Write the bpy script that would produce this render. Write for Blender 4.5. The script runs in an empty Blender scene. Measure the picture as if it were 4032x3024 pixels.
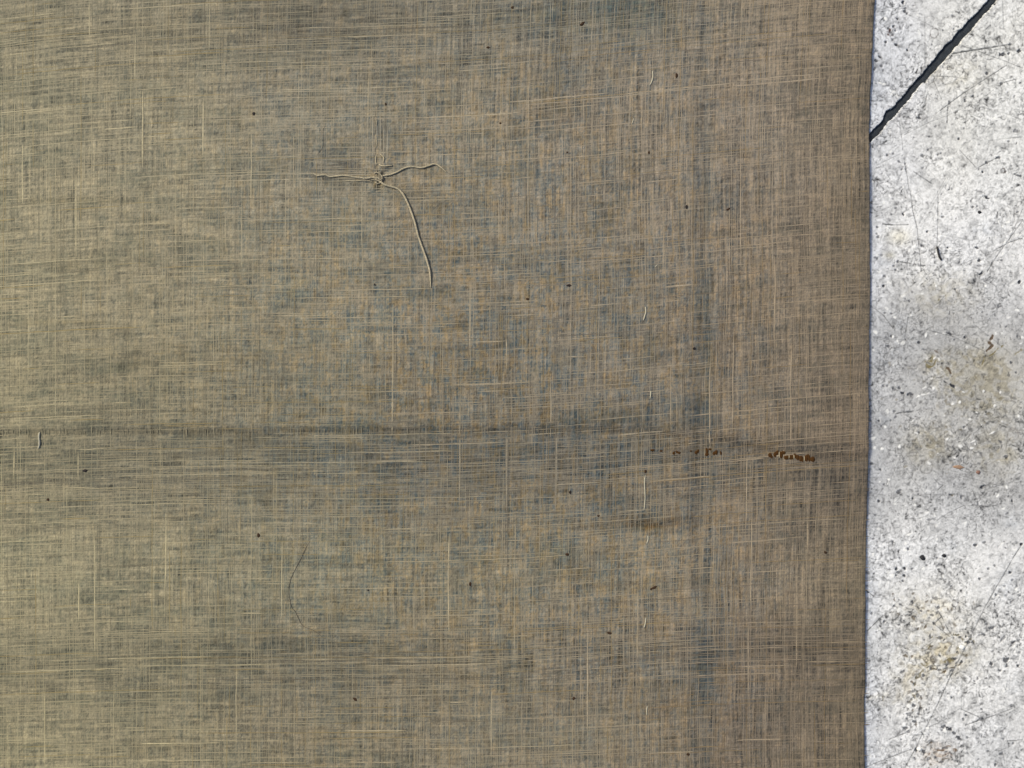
import bpy, math
import numpy as np
from mathutils import Vector, Matrix

scene = bpy.context.scene
# ------------------------------------------------------------------ camera, sky, sun, exposure
# one unit = one metre; one photograph pixel = 0.1 mm on the cloth
PX = 1e-4
def P(x, y, z=0.0):
    return ((x - 2016.0) * PX, (1512.0 - y) * PX, z)
CLOTH_Z = 0.0008
cam = bpy.data.cameras.new('camera')
cam.sensor_width = 36.0
cam.lens = 26.0
cam.clip_start = 0.01
cam.clip_end = 50.0
camo = bpy.data.objects.new('camera', cam)
camo.location = (0, 0, 0.4032 * 26.0 / 36.0 + CLOTH_Z)
scene.collection.objects.link(camo)
scene.camera = camo

SUN_EL, SUN_AZ = math.radians(37), math.radians(150)      # azimuth measured from +X, light comes from upper left
world = bpy.data.worlds.new('World')
scene.world = world
world.use_nodes = True
wn = world.node_tree
bg = wn.nodes['Background']
sky = wn.nodes.new('ShaderNodeTexSky')
sky.sky_type = 'NISHITA'
sky.sun_disc = False
sky.sun_elevation = SUN_EL
sky.sun_rotation = math.radians(90) - SUN_AZ
sky.dust_density = 4.0
sky.air_density = 1.0
wn.links.new(sky.outputs[0], bg.inputs[0])
bg.inputs[1].default_value = 0.07
sun = bpy.data.lights.new('sun', 'SUN')
sun.energy = 1.68
sun.angle = math.radians(11)
sun.color = (1.0, 0.955, 0.80)
suno = bpy.data.objects.new('sun', sun)
d = Vector((math.cos(SUN_EL) * math.cos(SUN_AZ), math.cos(SUN_EL) * math.sin(SUN_AZ), math.sin(SUN_EL)))
suno.rotation_euler = d.to_track_quat('Z', 'Y').to_euler()
scene.collection.objects.link(suno)
scene.view_settings.view_transform = 'Standard'
scene.view_settings.look = 'None'
scene.view_settings.gamma = 1.0
scene.view_settings.exposure = 1.42

# ------------------------------------------------------------------ helpers
ALB = 0.62        # brightest concrete in the picture has a true reflectance near one half
RNG = np.random.default_rng(7)
TAB = RNG.random((16, 1024, 1024)).astype(np.float32)
def noise(u, v, seed=0):
    """value noise, lattice spacing 1, result 0..1"""
    u = np.asarray(u, np.float64) + 131.0 * (seed + 1); v = np.asarray(v, np.float64) + 77.0 * (seed + 3)
    iu = np.floor(u).astype(np.int64); iv = np.floor(v).astype(np.int64)
    fu = (u - iu).astype(np.float32); fv = (v - iv).astype(np.float32)
    fu = fu * fu * (3 - 2 * fu); fv = fv * fv * (3 - 2 * fv)
    T = TAB[seed % 16]
    a, b, c, e = iu & 1023, (iu + 1) & 1023, iv & 1023, (iv + 1) & 1023
    return (T[a, c] * (1 - fu) + T[b, c] * fu) * (1 - fv) + (T[a, e] * (1 - fu) + T[b, e] * fu) * fv
def sm(x, a, b):
    t = np.clip((np.asarray(x, np.float32) - a) / (b - a), 0, 1)
    return t * t * (3 - 2 * t)
def lin(r, g, b):
    return np.array([(c / 255 / 12.92) if c / 255 <= 0.04045 else ((c / 255 + 0.055) / 1.055) ** 2.4 for c in (r, g, b)], np.float32)
def gauss(X, Y, cx, cy, rx, ry=None, ang=0.0):
    ry = ry or rx
    c, s = math.cos(ang), math.sin(ang)
    dx, dy = X - cx, Y - cy
    return np.exp(-(((dx * c + dy * s) / rx) ** 2 + ((-dx * s + dy * c) / ry) ** 2))
def axis(lo, a, b, hi, step, grow=1.35):
    core = np.arange(a, b + step * 0.5, step)
    left, right, s, x = [], [], step, a
    while x > lo:
        s = min(s * grow, 400); x -= s; left.append(x)
    s, x = step, core[-1]
    while x < hi:
        s = min(s * grow, 400); x += s; right.append(x)
    return np.array(left[::-1] + list(core) + right)

def coremask(ax, step):
    sp = np.gradient(ax)
    return (1 - sm(sp / step, 1.25, 2.4))
def grid_mesh(name, X, Y, Z, color, mat, core, parent=None, attr='vert_col'):
    ny, nx = X.shape
    me = bpy.data.meshes.new(name)
    co = np.stack([(X - 2016.0) * PX, (1512.0 - Y) * PX, Z], -1).reshape(-1, 3).astype(np.float32)
    idx = np.arange(ny * nx, dtype=np.int32).reshape(ny, nx)
    q = np.stack([idx[1:, :-1], idx[1:, 1:], idx[:-1, 1:], idx[:-1, :-1]], -1).reshape(-1)
    me.vertices.add(len(co)); me.vertices.foreach_set('co', co.ravel())
    me.loops.add(len(q)); me.loops.foreach_set('vertex_index', q)
    nf = len(q) // 4
    me.polygons.add(nf)
    me.polygons.foreach_set('loop_start', np.arange(0, nf * 4, 4, dtype=np.int32))
    me.polygons.foreach_set('use_smooth', np.ones(nf, bool))
    me.update(calc_edges=True)
    if color is not None:
        at = me.color_attributes.new(attr, 'FLOAT_COLOR', 'POINT')
        c4 = np.ones((ny * nx, 4), np.float32); c4[:, :3] = color.reshape(-1, 3)
        c4[:, 3] = 1 - core.reshape(-1)
        at.data.foreach_set('color', c4.ravel())
    me.materials.append(mat)
    o = bpy.data.objects.new(name, me)
    scene.collection.objects.link(o)
    if parent: o.parent = parent
    return o
def raw_mesh(name, verts, faces, mat, parent=None, colors=None, smooth=True):
    me = bpy.data.meshes.new(name)
    me.from_pydata([tuple(v) for v in verts], [], faces)
    if smooth: me.polygons.foreach_set('use_smooth', [True] * len(faces))
    if colors is not None:
        at = me.color_attributes.new('vert_col', 'FLOAT_COLOR', 'POINT')
        c4 = np.ones((len(verts), 4), np.float32); c4[:, :3] = colors
        at.data.foreach_set('color', c4.ravel())
    me.update()
    if mat: me.materials.append(mat)
    if name is None: return me
    o = bpy.data.objects.new(name, me)
    scene.collection.objects.link(o)
    if parent: o.parent = parent
    return o
def tag(o, label=None, cat=None, group=None, kind=None):
    for k, v in (('label', label), ('category', cat), ('group', group), ('kind', kind)):
        if v: o[k] = v
    return o

# ------------------------------------------------------------------ materials
def material(name, rough=0.9, color=None, attr=None, detail=(), outer=(), bump=None, sheen=0.0, spec=0.3):
    m = bpy.data.materials.new(name); m.use_nodes = True
    nt = m.node_tree; N = nt.nodes; L = nt.links
    b = N['Principled BSDF']
    b.inputs['Roughness'].default_value = rough
    b.inputs['Specular IOR Level'].default_value = spec
    if sheen:
        b.inputs['Sheen Weight'].default_value = sheen
        b.inputs['Sheen Roughness'].default_value = 0.6
    tc = N.new('ShaderNodeTexCoord')
    if attr:
        a = N.new('ShaderNodeAttribute'); a.attribute_name = attr
        v0 = N.new('ShaderNodeVectorMath'); v0.operation = 'SCALE'; v0.inputs['Scale'].default_value = ALB
        L.new(a.outputs['Color'], v0.inputs[0]); src = v0.outputs[0]
    else:
        r = N.new('ShaderNodeRGB'); r.outputs[0].default_value = (*[c * ALB for c in color], 1); src = r.outputs[0]
    for (sx, sy, amt, det) in detail:
        mp = N.new('ShaderNodeMapping'); mp.inputs['Scale'].default_value = (sx, sy, (sx + sy) / 2)
        L.new(tc.outputs['Object'], mp.inputs[0])
        nz = N.new('ShaderNodeTexNoise'); nz.inputs['Scale'].default_value = 1.0
        nz.inputs['Detail'].default_value = det
        L.new(mp.outputs[0], nz.inputs[0])
        mr = N.new('ShaderNodeMapRange')
        mr.inputs['From Min'].default_value = 0.3; mr.inputs['From Max'].default_value = 0.7
        mr.inputs['To Min'].default_value = 1 - amt; mr.inputs['To Max'].default_value = 1 + amt
        L.new(nz.outputs[0], mr.inputs[0])
        vm = N.new('ShaderNodeVectorMath'); vm.operation = 'SCALE'
        L.new(src, vm.inputs[0]); L.new(mr.outputs[0], vm.inputs['Scale'])
        src = vm.outputs[0]
    for (sx, sy, amt, det, *th) in outer:      # grain that takes over where the mesh gets coarse, far from the object
        mp = N.new('ShaderNodeMapping'); mp.inputs['Scale'].default_value = (sx, sy, (sx + sy) / 2)
        L.new(tc.outputs['Object'], mp.inputs[0])
        nz = N.new('ShaderNodeTexNoise'); nz.inputs['Scale'].default_value = 1.0; nz.inputs['Detail'].default_value = det
        L.new(mp.outputs[0], nz.inputs[0])
        mr = N.new('ShaderNodeMapRange')
        mr.inputs['From Min'].default_value = 0.32; mr.inputs['From Max'].default_value = 0.62
        mr.inputs['To Min'].default_value = -amt; mr.inputs['To Max'].default_value = amt * .45
        if th:
            mr.inputs['From Min'].default_value, mr.inputs['From Max'].default_value = th
            mr.inputs['To Min'].default_value = 0; mr.inputs['To Max'].default_value = -amt
        L.new(nz.outputs[0], mr.inputs[0])
        ma = N.new('ShaderNodeMath'); ma.operation = 'MULTIPLY_ADD'; ma.inputs[2].default_value = 1.0
        L.new(mr.outputs[0], ma.inputs[0]); L.new(a.outputs['Alpha'], ma.inputs[1])
        vm = N.new('ShaderNodeVectorMath'); vm.operation = 'SCALE'
        L.new(src, vm.inputs[0]); L.new(ma.outputs[0], vm.inputs['Scale'])
        src = vm.outputs[0]
    L.new(src, b.inputs['Base Color'])
    if bump:
        sc, st, dist = bump
        nz = N.new('ShaderNodeTexNoise'); nz.inputs['Scale'].default_value = sc; nz.inputs['Detail'].default_value = 3
        L.new(tc.outputs['Object'], nz.inputs[0])
        bp = N.new('ShaderNodeBump'); bp.inputs['Strength'].default_value = st; bp.inputs['Distance'].default_value = dist
        L.new(nz.outputs[0], bp.inputs['Height']); L.new(bp.outputs[0], b.inputs['Normal'])
    return m
M_CLOTH = material('woven_linen', 0.95, attr='vert_col', detail=((2600, 500, 0.07, 2), (500, 2600, 0.06, 2), (5200, 5200, 0.05, 1)), outer=((1700, 60, .26, 2), (60, 1700, .26, 2), (500, 90, .14, 3), (1500, 1500, .15, 1)), sheen=0.0, spec=0.1)
M_SLUB = material('slub_linen', 0.95, attr='vert_col', detail=((1500, 1500, 0.16, 3),), spec=0.1)
M_FLOOR = material('worn_concrete', 0.62, attr='vert_col', detail=((2400, 2400, 0.07, 3), (6000, 6000, 0.05, 1)), outer=((900, 900, .34, 3), (350, 350, .26, 4), (90, 90, .12, 4), (420, 420, .75, 1, .68, .74), (260, 260, .5, 1, .70, .76), (600, 600, .45, 1, .64, .72)), spec=0.35)
M_FILLER = material('joint_sealant', 0.75, color=tuple(lin(42, 48, 54)), detail=((700, 700, 0.35, 4),), bump=(1600, 0.5, 0.0002), spec=0.4)
M_THREAD = material('pale_thread', 0.9, color=tuple(lin(172, 161, 136)), detail=((2200, 2200, 0.35, 3),), spec=0.15)
M_WHITE = material('white_sewing_thread', 0.8, color=tuple(lin(176, 170, 150)), detail=((1500, 1500, 0.08, 2),), spec=0.3)
M_HAIR = material('dark_hair', 0.6, color=tuple(lin(100, 92, 78)), spec=0.3)
M_BROWN = material('brown_fibre', 0.9, color=tuple(lin(70, 46, 20)), detail=((1800, 1800, 0.4, 3),), spec=0.1)
M_FLECK = material('dark_plant_fleck', 0.9, color=tuple(lin(62, 46, 34)), detail=((1800, 1800, 0.3, 3),), spec=0.1)
M_BLACKFLECK = material('black_fleck', 0.8, color=tuple(lin(36, 30, 30)), spec=0.2)
M_GRIT = material('black_grit', 0.7, color=tuple(lin(30, 31, 36)), detail=((1800, 1800, 0.3, 3),), spec=0.3)
M_TAN = material('tan_bark', 0.85, color=tuple(lin(158, 130, 108)), detail=((900, 3000, 0.25, 3),), spec=0.2)
M_RED = material('red_brown_grit', 0.85, color=tuple(lin(126, 98, 88)), detail=((2500, 2500, 0.2, 3),), spec=0.2)
M_CHIP = material('white_quartz', 0.5, color=tuple(lin(246, 245, 240)), detail=((2500, 2500, 0.06, 2),), spec=0.5)

# ------------------------------------------------------------------ the concrete floor
# features noted per quarter of the photograph: (origin x, origin y, zoom factor)
QA, QB, QC, QD = (3300, 0, 2.212), (3300, 750, 2.212), (3300, 1500, 2.212), (3300, 2250, 2.143)
def q(Q, x, y): return Q[0] + x / Q[2], Q[1] + y / Q[2]
# dark pits: x, y, radius, darkness, (aspect, angle)
PITS = {
 'A': [(575,10,15,1),(600,60,10,.7),(592,92,12,.9),(610,105,9,.9),(528,157,9,.9),(550,40,9,.5),(490,225,9,.8),(508,255,8,.9),(468,270,10,.8),(485,295,10,.7),(448,240,9,.4),(485,335,10,.8),(425,358,11,.9),(418,385,9,.6),(518,382,12,1),(614,427,9,1),(705,352,7,.6),(372,485,12,.9),(340,518,12,.9),(345,435,12,.6),(328,590,14,.7),(385,565,11,.7),(430,545,8,.6),(400,605,8,.4),(640,685,9,.6),(485,740,9,.4),(430,800,8,.5),(488,822,8,.6),(470,800,6,.5),(718,1018,11,.8),(1060,1203,9,.9),(1310,632,11,.9),(1440,465,14,.9,2,-.3),(1498,458,10,.9),(1590,435,14,.95),(1437,722,12,.7),(1185,830,9,.8),(1120,868,10,.8),(1075,555,9,.5),(935,547,8,.5),(1020,243,8,.6),(1070,97,7,.6),(982,890,12,.6),(1550,830,10,.5),(860,1095,9,.5),(1555,1135,12,.6,1.8,0),(805,1185,7,.6),(1500,1225,9,.6),(1567,1240,9,.8,.6,0),(1445,1285,9,.6),(795,1300,8,.7),(910,1328,8,.7),(880,1345,8,.7),(750,1350,12,.7,1.6,0),(437,1345,10,.8),(490,1335,8,.5),(1410,1365,12,.8,1.5,-.5),(1305,1410,11,.8),(1240,1470,8,.6),(1350,1350,8,.5),(1450,1480,20,.45),(1468,1490,9,.6),(1272,1490,8,1),(748,1458,9,.6),(595,1420,9,.6),(565,1470,8,.7),(600,1470,8,.7),(1582,1522,8,.8,4,.3),(1508,378,8,.8,2,0),(1375,25,9,1),(1320,505,8,.4),(1490,800,7,.5),(1430,850,7,.4),(870,850,8,.5),(1085,1595,7,.5),(800,1290,6,.5),(735,640,7,.7),(1045,685,8,.5),(1240,1255,7,.4),(1520,1440,7,.5)],
 'B': [(578,203,12,1,.7,0),(350,315,10,.8),(360,402,14,.7),(345,375,9,.6),(788,355,10,.95),(740,478,9,.8),(965,497,9,.9),(1245,185,13,1),(1300,52,11,1,2.2,.4),(1185,140,9,.8),(1222,135,7,.6),(1578,183,9,.8),(1222,493,9,.9,1.5,0),(1240,607,11,.9,1.3,.3),(1240,655,8,.6,2,0),(1260,722,9,1,2.3,-.4),(1593,795,12,1),(1030,858,8,.8,1.5,0),(1065,605,7,.5),(405,828,10,1),(490,655,10,.8),(510,690,9,.7),(530,618,11,.8,.8,0),(415,745,10,.7),(410,885,9,.6),(630,962,9,.7),(595,940,7,.6),(655,885,8,.6),(475,1068,8,.7),(415,1068,8,.6),(350,590,8,.7),(385,560,10,.5),(330,580,8,.6),(597,1295,8,.9,.5,0),(715,1322,10,.9),(440,1290,10,.6,2.5,.3),(470,1270,8,.7),(985,1248,7,.9,2.6,.4),(1115,1277,11,1),(1272,1057,8,.7),(1175,1108,7,.6),(1025,1300,8,.6),(1520,1498,10,.8),(1562,1585,9,.7),(1575,1272,9,.6),(840,800,8,.6,.5,0),(890,100,9,.75,.35,.1),(920,225,8,.7,1.5,0),(535,100,9,.5),(300,190,8,.6),(1200,705,10,.5,.6,0),(1210,770,9,.4),(1155,940,7,.5),(1025,970,8,.5,.7,0),(445,1355,8,.7,2,.3),(760,1385,6,.6,4,.2),(1290,1605,8,.4),(1500,1610,9,.6),(1380,880,7,.4),(960,1040,8,.35),(1095,320,8,.35),(1125,240,8,.4,.6,0),(440,1500,9,.4),(390,1530,9,.4)],
 'C': [(405,40,10,.7),(437,42,9,.6),(545,60,11,.75),(500,75,13,.65),(490,55,9,.6),(570,105,10,1,1.3,0),(640,115,14,.75,1.5,0),(572,165,12,.5),(620,120,8,.8),(1010,42,9,1,2.4,.6),(945,10,7,.8,2,.6),(365,348,9,.9),(385,395,8,.6),(290,352,9,.6),(470,345,8,.6),(500,268,12,.7),(640,268,6,.5,4,-.1),(510,450,8,.5,2,.3),(715,450,9,.75),(790,515,9,.6),(700,390,12,.55,2,.2),(1112,405,9,.7),(1258,232,9,.6),(1420,60,9,.5,2,0),(1550,155,10,.5,1.8,.5),(1480,660,12,.75,1.6,0),(1480,675,8,.8),(1440,570,10,.6,.6,0),(1015,572,12,.5,.6,0),(965,595,10,.4),(1255,630,9,.55,1.5,.5),(378,775,8,.8),(410,903,8,.7),(540,968,12,.7,1.5,0),(555,950,8,.6),(660,1025,10,1),(365,1050,9,.9),(1268,928,9,1,1.6,-.2),(1290,915,5,.7,2.5,0),(1000,997,8,.9,2,.2),(1090,1003,7,.5,1.5,0),(970,1025,8,.4),(1530,1050,12,.9,.8,0),(705,1170,8,.5),(800,1212,7,.5,3,0),(845,1205,8,.5,2.5,.4),(1230,1075,8,.6),(1488,1155,8,.6),(485,1410,12,.7,.6,0),(620,1468,9,.8),(748,1545,19,1,1.3,.6),(935,1525,14,1),(1280,1410,11,.6,1.3,0),(1205,1435,9,.9,1.6,0),(1472,1460,8,.7),(1612,1428,12,1),(890,1610,10,.6,2.4,-.3),(515,1645,12,1),(588,1640,13,1,.8,0),(870,1545,9,.7),(545,1550,8,.6),(780,1610,9,.7),(655,1640,9,.6,1.5,0),(1375,1610,9,.7),(1320,1640,8,.7),(300,720,9,.7,1.8,0),(350,1245,9,.5),(355,1490,9,.5),(1370,1110,8,.4,.6,0),(1240,720,8,.5,1.7,.2),(1195,730,8,.4,2,0),(1302,722,8,.35)],
 'D': [(568,42,11,.95),(520,12,12,.8),(500,40,8,.7),(560,85,8,.8),(600,150,7,.5),(665,130,7,.5),(1462,15,13,.95),(1345,205,11,.8),(1205,68,9,.8),(965,135,9,.6),(1480,80,10,.6),(1415,130,12,.6),(1430,210,9,.6),(1470,270,9,.6),(1545,210,9,.6),(1520,130,8,.6),(484,230,8,.6,.5,0),(482,298,9,.8),(458,345,7,.7,.35,.4),(400,430,10,.8),(290,360,12,.7,.7,0),(262,180,8,.6),(635,260,10,.8,.7,.3),(655,230,9,.5),(625,290,8,.5,2,.2),(690,312,10,.7),(712,340,12,.8),(830,232,13,.6,1.7,.4),(860,310,12,.75),(780,400,10,.6),(825,450,12,.6),(740,585,11,.7),(880,570,11,.75,1.8,.2),(905,585,9,.8),(1015,545,10,.8,1.4,.2),(1040,562,10,.8),(985,570,11,.6,.6,0),(1090,555,9,.9,.6,0),(1105,605,11,.8,1.6,0),(1150,610,13,.7),(1130,580,9,.6),(795,825,12,.8),(870,840,9,.7,2.2,0),(920,828,8,.7,2.2,-.2),(735,885,13,.8),(670,905,11,.8),(655,960,12,.75),(680,1020,9,.6),(682,1050,14,.75),(632,1085,11,.7),(605,1110,10,.7,1.6,0),(648,1140,13,.85),(708,1165,13,.75),(690,1212,13,.7),(605,1215,14,.65,1.6,0),(655,1275,10,.8,2,0),(590,1252,8,.7),(580,1330,12,.8,1.5,0),(600,1362,14,.7),(770,695,9,.7,2,-.3),(870,720,8,.7,1.6,.6),(1022,690,11,.75),(995,742,9,.75,2,-.3),(940,785,8,.6,2.6,-.2),(975,842,10,.7,1.7,-.2),(1010,780,8,.6),(1055,773,11,.9),(1095,805,9,.5),(1305,788,14,.9),(1375,843,10,.85),(1430,755,20,.85,1.3,0),(1500,735,22,.4,1.6,-.1),(1435,800,14,.8,.8,.3),(1420,850,9,.7,.5,0),(1532,805,13,.9),(1405,570,11,.7,2.6,-.9),(1242,537,9,.8,1.6,.4),(1310,482,9,.8,2,-.4),(1268,450,9,.7),(1200,545,9,.5),(1475,630,10,.7),(1490,605,6,.7,4,-.6),(1530,590,6,.5,3,-.3),(1525,640,9,.7,.5,0),(1545,690,9,.6),(1485,1140,13,.6,1.5,.5),(970,1075,9,.8),(1068,1258,12,.7),(1092,1220,8,.8),(1215,1255,8,.6,3,-.3),(905,1318,12,.8,1.6,-.4),(955,1340,16,.95,1.4,.3),(990,1372,11,.8,1.4,.6),(1030,1415,12,.85,2,.5),(885,1350,9,.7),(1100,1410,9,.7),(1222,1400,8,.7,.5,0),(1250,1385,7,.7,.5,0),(1160,930,9,.7),(1188,908,10,.6),(300,935,9,.6),(295,990,7,.6,.4,.4),(265,1068,13,.85),(345,690,9,.6,.6,0),(275,760,10,.6),(700,1525,9,.6),(670,1515,12,.9),(735,1530,14,.85,1.3,.8),(770,1590,12,.6,1.5,.9),(660,1590,12,.6,.7,-.6),(915,1500,9,.7,2.4,0),(1388,1548,12,.7,1.3,0),(1340,1640,12,.8,.7,.3),(1490,1460,9,.7),(1275,1525,8,.6),(1410,1425,9,.6),(790,960,9,.35),(780,1002,9,.35),(775,1075,14,.3),(845,1420,8,.4),(790,1450,10,.5),(1020,1610,10,.6,.7,-.5),(1560,1520,8,.6),(330,518,8,.5),(435,625,9,.4,.6,0),(1465,1240,8,.5),(1340,1330,9,.3)],
}
CHIPS = {
 'A': [(1380,1030,12,1,4,0),(1000,1370,14,.9),(920,600,16,.8),(1020,680,12,.8),(1060,790,18,.7),(590,80,8,.3),(1520,490,16,.8),(1490,1520,12,.9),(915,1450,14,.8),(370,1270,12,.7),(720,1380,9,.7),(1605,790,12,.9),(980,955,10,.8,.6,-.5),(900,390,14,.6),(310,1580,12,.8),(1350,1120,16,.4,1.6,0),(940,610,9,.9)],
 'B': [(905,390,16,1),(945,400,11,.8),(685,490,16,1),(632,522,13,1),(440,325,10,1,2,.6),(380,320,9,.9),(1450,548,16,.9),(1430,590,12,.8,.6,.4),(1300,830,14,1),(1445,312,15,1),(1495,275,12,1,2.2,0),(1520,358,11,.8),(1400,75,16,.7,1.5,-.4),(1467,452,13,1),(575,920,16,.8,1.4,0),(865,828,10,1),(530,690,8,1,.3,-.3),(515,730,8,.8,.5,-.4),(455,800,15,.7,1.5,0),(525,1308,11,1,.8,0),(535,1330,8,1),(490,1270,11,.9),(648,1085,10,1),(1105,925,7,.8,2.2,.9),(1605,715,11,1),(1385,410,11,.7),(1500,1105,8,.8,2.2,-.5),(990,235,9,.8),(875,230,14,.7),(850,1460,9,1,1.8,-.6),(865,1248,10,.9,1.5,0),(1605,1330,9,1,1.6,-.5),(490,1520,9,.7),(1225,1035,7,.8),(870,720,9,.6),(1580,385,14,.8,2.4,0),(760,340,9,.6),(1540,565,8,.8,2,.6)],
 'C': [(840,65,12,1),(1008,200,12,1),(1070,185,12,1),(1220,275,9,1,1.8,.5),(1280,90,14,.8,.8,0),(1425,100,14,.9,.6,0),(1440,355,9,.8,1.5,.6),(1262,383,9,.9),(960,510,12,1),(545,572,13,1,1.2,-.5),(330,583,13,1),(395,592,11,1,1.4,0),(1180,530,8,1,3.5,-.4),(1205,550,9,1,.6,0),(1175,585,9,.9,2,0),(1350,455,8,.9,3.5,-.5),(630,1340,11,1,3,-.2),(870,1383,14,1),(595,1478,14,1,1.4,.3),(600,1420,14,.9),(760,1640,15,1,1.6,0),(455,860,10,1,1.5,0),(372,880,9,.9),(735,1208,13,1),(1585,305,13,.9),(750,118,9,.8,2.6,-.1),(800,105,8,.7,2,-.6),(660,350,9,.9),(315,1515,12,1),(1160,335,12,.8,1.4,-.5),(1375,215,14,.8),(1100,95,7,.7,2.4,.3),(815,640,7,.9,.4,-.3),(510,1075,9,.7,2,0),(1415,700,8,.6,2,.5),(1040,750,5,.3)],
 'D': [(1058,645,19,1),(695,1505,17,1),(610,1140,19,1,1.5,0),(365,1545,8,1,.35,.4),(785,828,11,1),(830,790,11,.8),(1520,160,15,1),(1545,185,12,.9),(1500,640,13,1),(1515,655,9,1,.6,0),(470,45,14,1,1.4,0),(1080,200,15,.9),(920,1350,16,1,1.2,-.5),(760,1330,11,1,1.7,0),(975,345,8,1,.6,0),(620,590,9,.7),(435,15,14,.7),(1140,640,9,.8),(1210,490,10,.6),(450,320,7,.7,.3,.3),(1040,620,9,.8),(600,1440,9,.5),(740,1430,9,.7),(380,1500,9,.9)],
}
# scratches: half width (px), darkness, points
SCR = {
 'A': [(2.6,.55,[(1010,458),(1180,430),(1480,383)]),(1.4,.4,[(1090,390),(1200,425),(1480,530),(1619,585)]),(1.7,.45,[(860,985),(1000,880),(1110,800),(1480,560)]),(1.3,.3,[(590,1165),(800,1060),(960,1000),(1180,900)]),(1.5,.45,[(1070,1300),(1220,1460),(1400,1365)]),(1.8,.5,[(670,1490),(820,1590)]),(1.5,.4,[(590,1400),(610,1520),(630,1659)]),(1.5,.35,[(545,1050),(562,1180),(575,1300)]),(1.5,.3,[(765,120),(768,540)]),(1.4,.35,[(1445,0),(1455,240)]),(1.3,.3,[(1160,920),(1300,935),(1480,985),(1619,1040)]),(1.4,.4,[(735,1000),(785,820)]),(1.3,.4,[(840,690),(910,855)]),(1.4,.4,[(840,655),(985,660),(1130,680)]),(1.4,.5,[(1460,710),(1570,680)]),(1.2,.4,[(400,35),(510,70),(600,60)]),(1.2,.3,[(600,110),(720,165),(900,260)]),(1.6,.5,[(975,870),(965,950),(960,1060)]),(1.2,.25,[(320,1190),(560,1165),(700,1090)]),(1.3,.4,[(1480,1200),(1619,1190)]),(1.1,.25,[(1320,1220),(1619,1180)]),(1.2,.25,[(330,1440),(560,1330)]),(1.1,.25,[(465,400),(485,700)]),(1.1,.22,[(1190,930),(1480,810),(1619,700)])],
 'B': [(1.6,.45,[(640,0),(660,170),(700,330),(735,700)]),(1.3,.4,[(880,0),(882,60),(878,150),(880,240),(872,480)]),(2.2,.5,[(400,288),(480,296),(620,293)]),(1.6,.5,[(1310,705),(1400,560),(1480,450),(1619,260)]),(1.5,.45,[(1360,525),(1500,450),(1619,410)]),(1.4,.4,[(1500,430),(1619,160)]),(2.3,.5,[(550,618),(640,632)]),(1.6,.45,[(290,1000),(400,1080),(490,1200)]),(1.5,.4,[(780,1210),(1010,1270),(1290,1400)]),(1.4,.4,[(590,1290),(620,1105),(680,1115)]),(1.4,.4,[(900,550),(1050,545)]),(1.3,.3,[(870,990),(950,905)]),(1.3,.35,[(585,0),(600,70)])],
 'C': [(2.2,.55,[(520,285),(560,275),(645,268)]),(1.4,.4,[(845,850),(890,900),(925,912),(880,950)]),(1.3,.35,[(870,1220),(960,1160),(1110,1085)]),(1.5,.5,[(930,0),(1030,65)]),(1.7,.45,[(1475,1659),(1540,1540),(1619,1420)]),(1.2,.3,[(1300,280),(1320,200)]),(1.2,.3,[(1380,1170),(1500,1195)]),(1.2,.3,[(1040,1040),(1110,1090),(1400,1090)])],
 'D': [(2.0,.42,[(1430,0),(1350,130),(1240,330),(1100,620),(960,890),(850,1130),(750,1330),(700,1420),(665,1500),(575,1659)]),(1.7,.5,[(255,508),(380,385)]),(1.2,.35,[(490,590),(560,645),(620,672)]),(1.7,.5,[(440,1425),(580,1370)]),(1.3,.4,[(240,1659),(620,1510)]),(1.5,.45,[(1050,1170),(1240,1255),(1480,1165)]),(1.5,.5,[(1090,1305),(1200,1265)]),(1.8,.6,[(250,170),(310,215)]),(1.4,.4,[(780,1320),(930,1250)]),(1.2,.25,[(700,160),(580,160)]),(1.3,.35,[(520,380),(480,428),(455,425)]),(1.2,.3,[(1200,770),(1360,960)]),(1.3,.5,[(1440,1440),(1569,1430)]),(1.4,.4,[(640,1390),(780,1380)]),(1.1,.25,[(600,770),(760,730)]),(1.4,.5,[(830,300),(880,380),(940,500),(975,550)]),(1.4,.5,[(880,390),(820,450),(940,545)]),(1.4,.45,[(850,400),(880,440),(900,500)]),(1.3,.45,[(810,600),(760,640),(750,690)]),(1.2,.3,[(1060,900),(1050,1180)])],
}
JL = [(160,1290),(280,1160),(400,1030),(430,962),(490,930),(600,800),(640,748),(690,682),(740,640),(800,560),(870,480),(930,405),(1040,290),(1060,262),(1200,120),(1310,0),(1500,-205)]
JR = [(160,1375),(285,1245),(360,1172),(450,1062),(600,900),(700,772),(750,714),(785,706),(830,640),(900,560),(1000,450),(1060,382),(1085,350),(1180,250),(1280,130),(1385,5),(1570,-195)]
# joint described along its run t and across it s
jd = np.array([1070.0, -1190.0]); jd /= np.hypot(*jd); jn = np.array([-jd[1], jd[0]])
j0 = np.array(q(QA, 835, 610))
def jcoord(x, y):
    return (x - j0[0]) * jd[0] + (y - j0[1]) * jd[1], (x - j0[0]) * jn[0] + (y - j0[1]) * jn[1]
def jprof(pts):
    a = sorted([jcoord(*q(QA, *p)) for p in pts]); return np.array([p[0] for p in a]), np.array([p[1] for p in a])
jlt, jls = jprof(JL); jrt, jrs = jprof(JR)
if np.mean(jls) > np.mean(jrs): jlt, jls, jrt, jrs = jrt, jrs, jlt, jls

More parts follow.
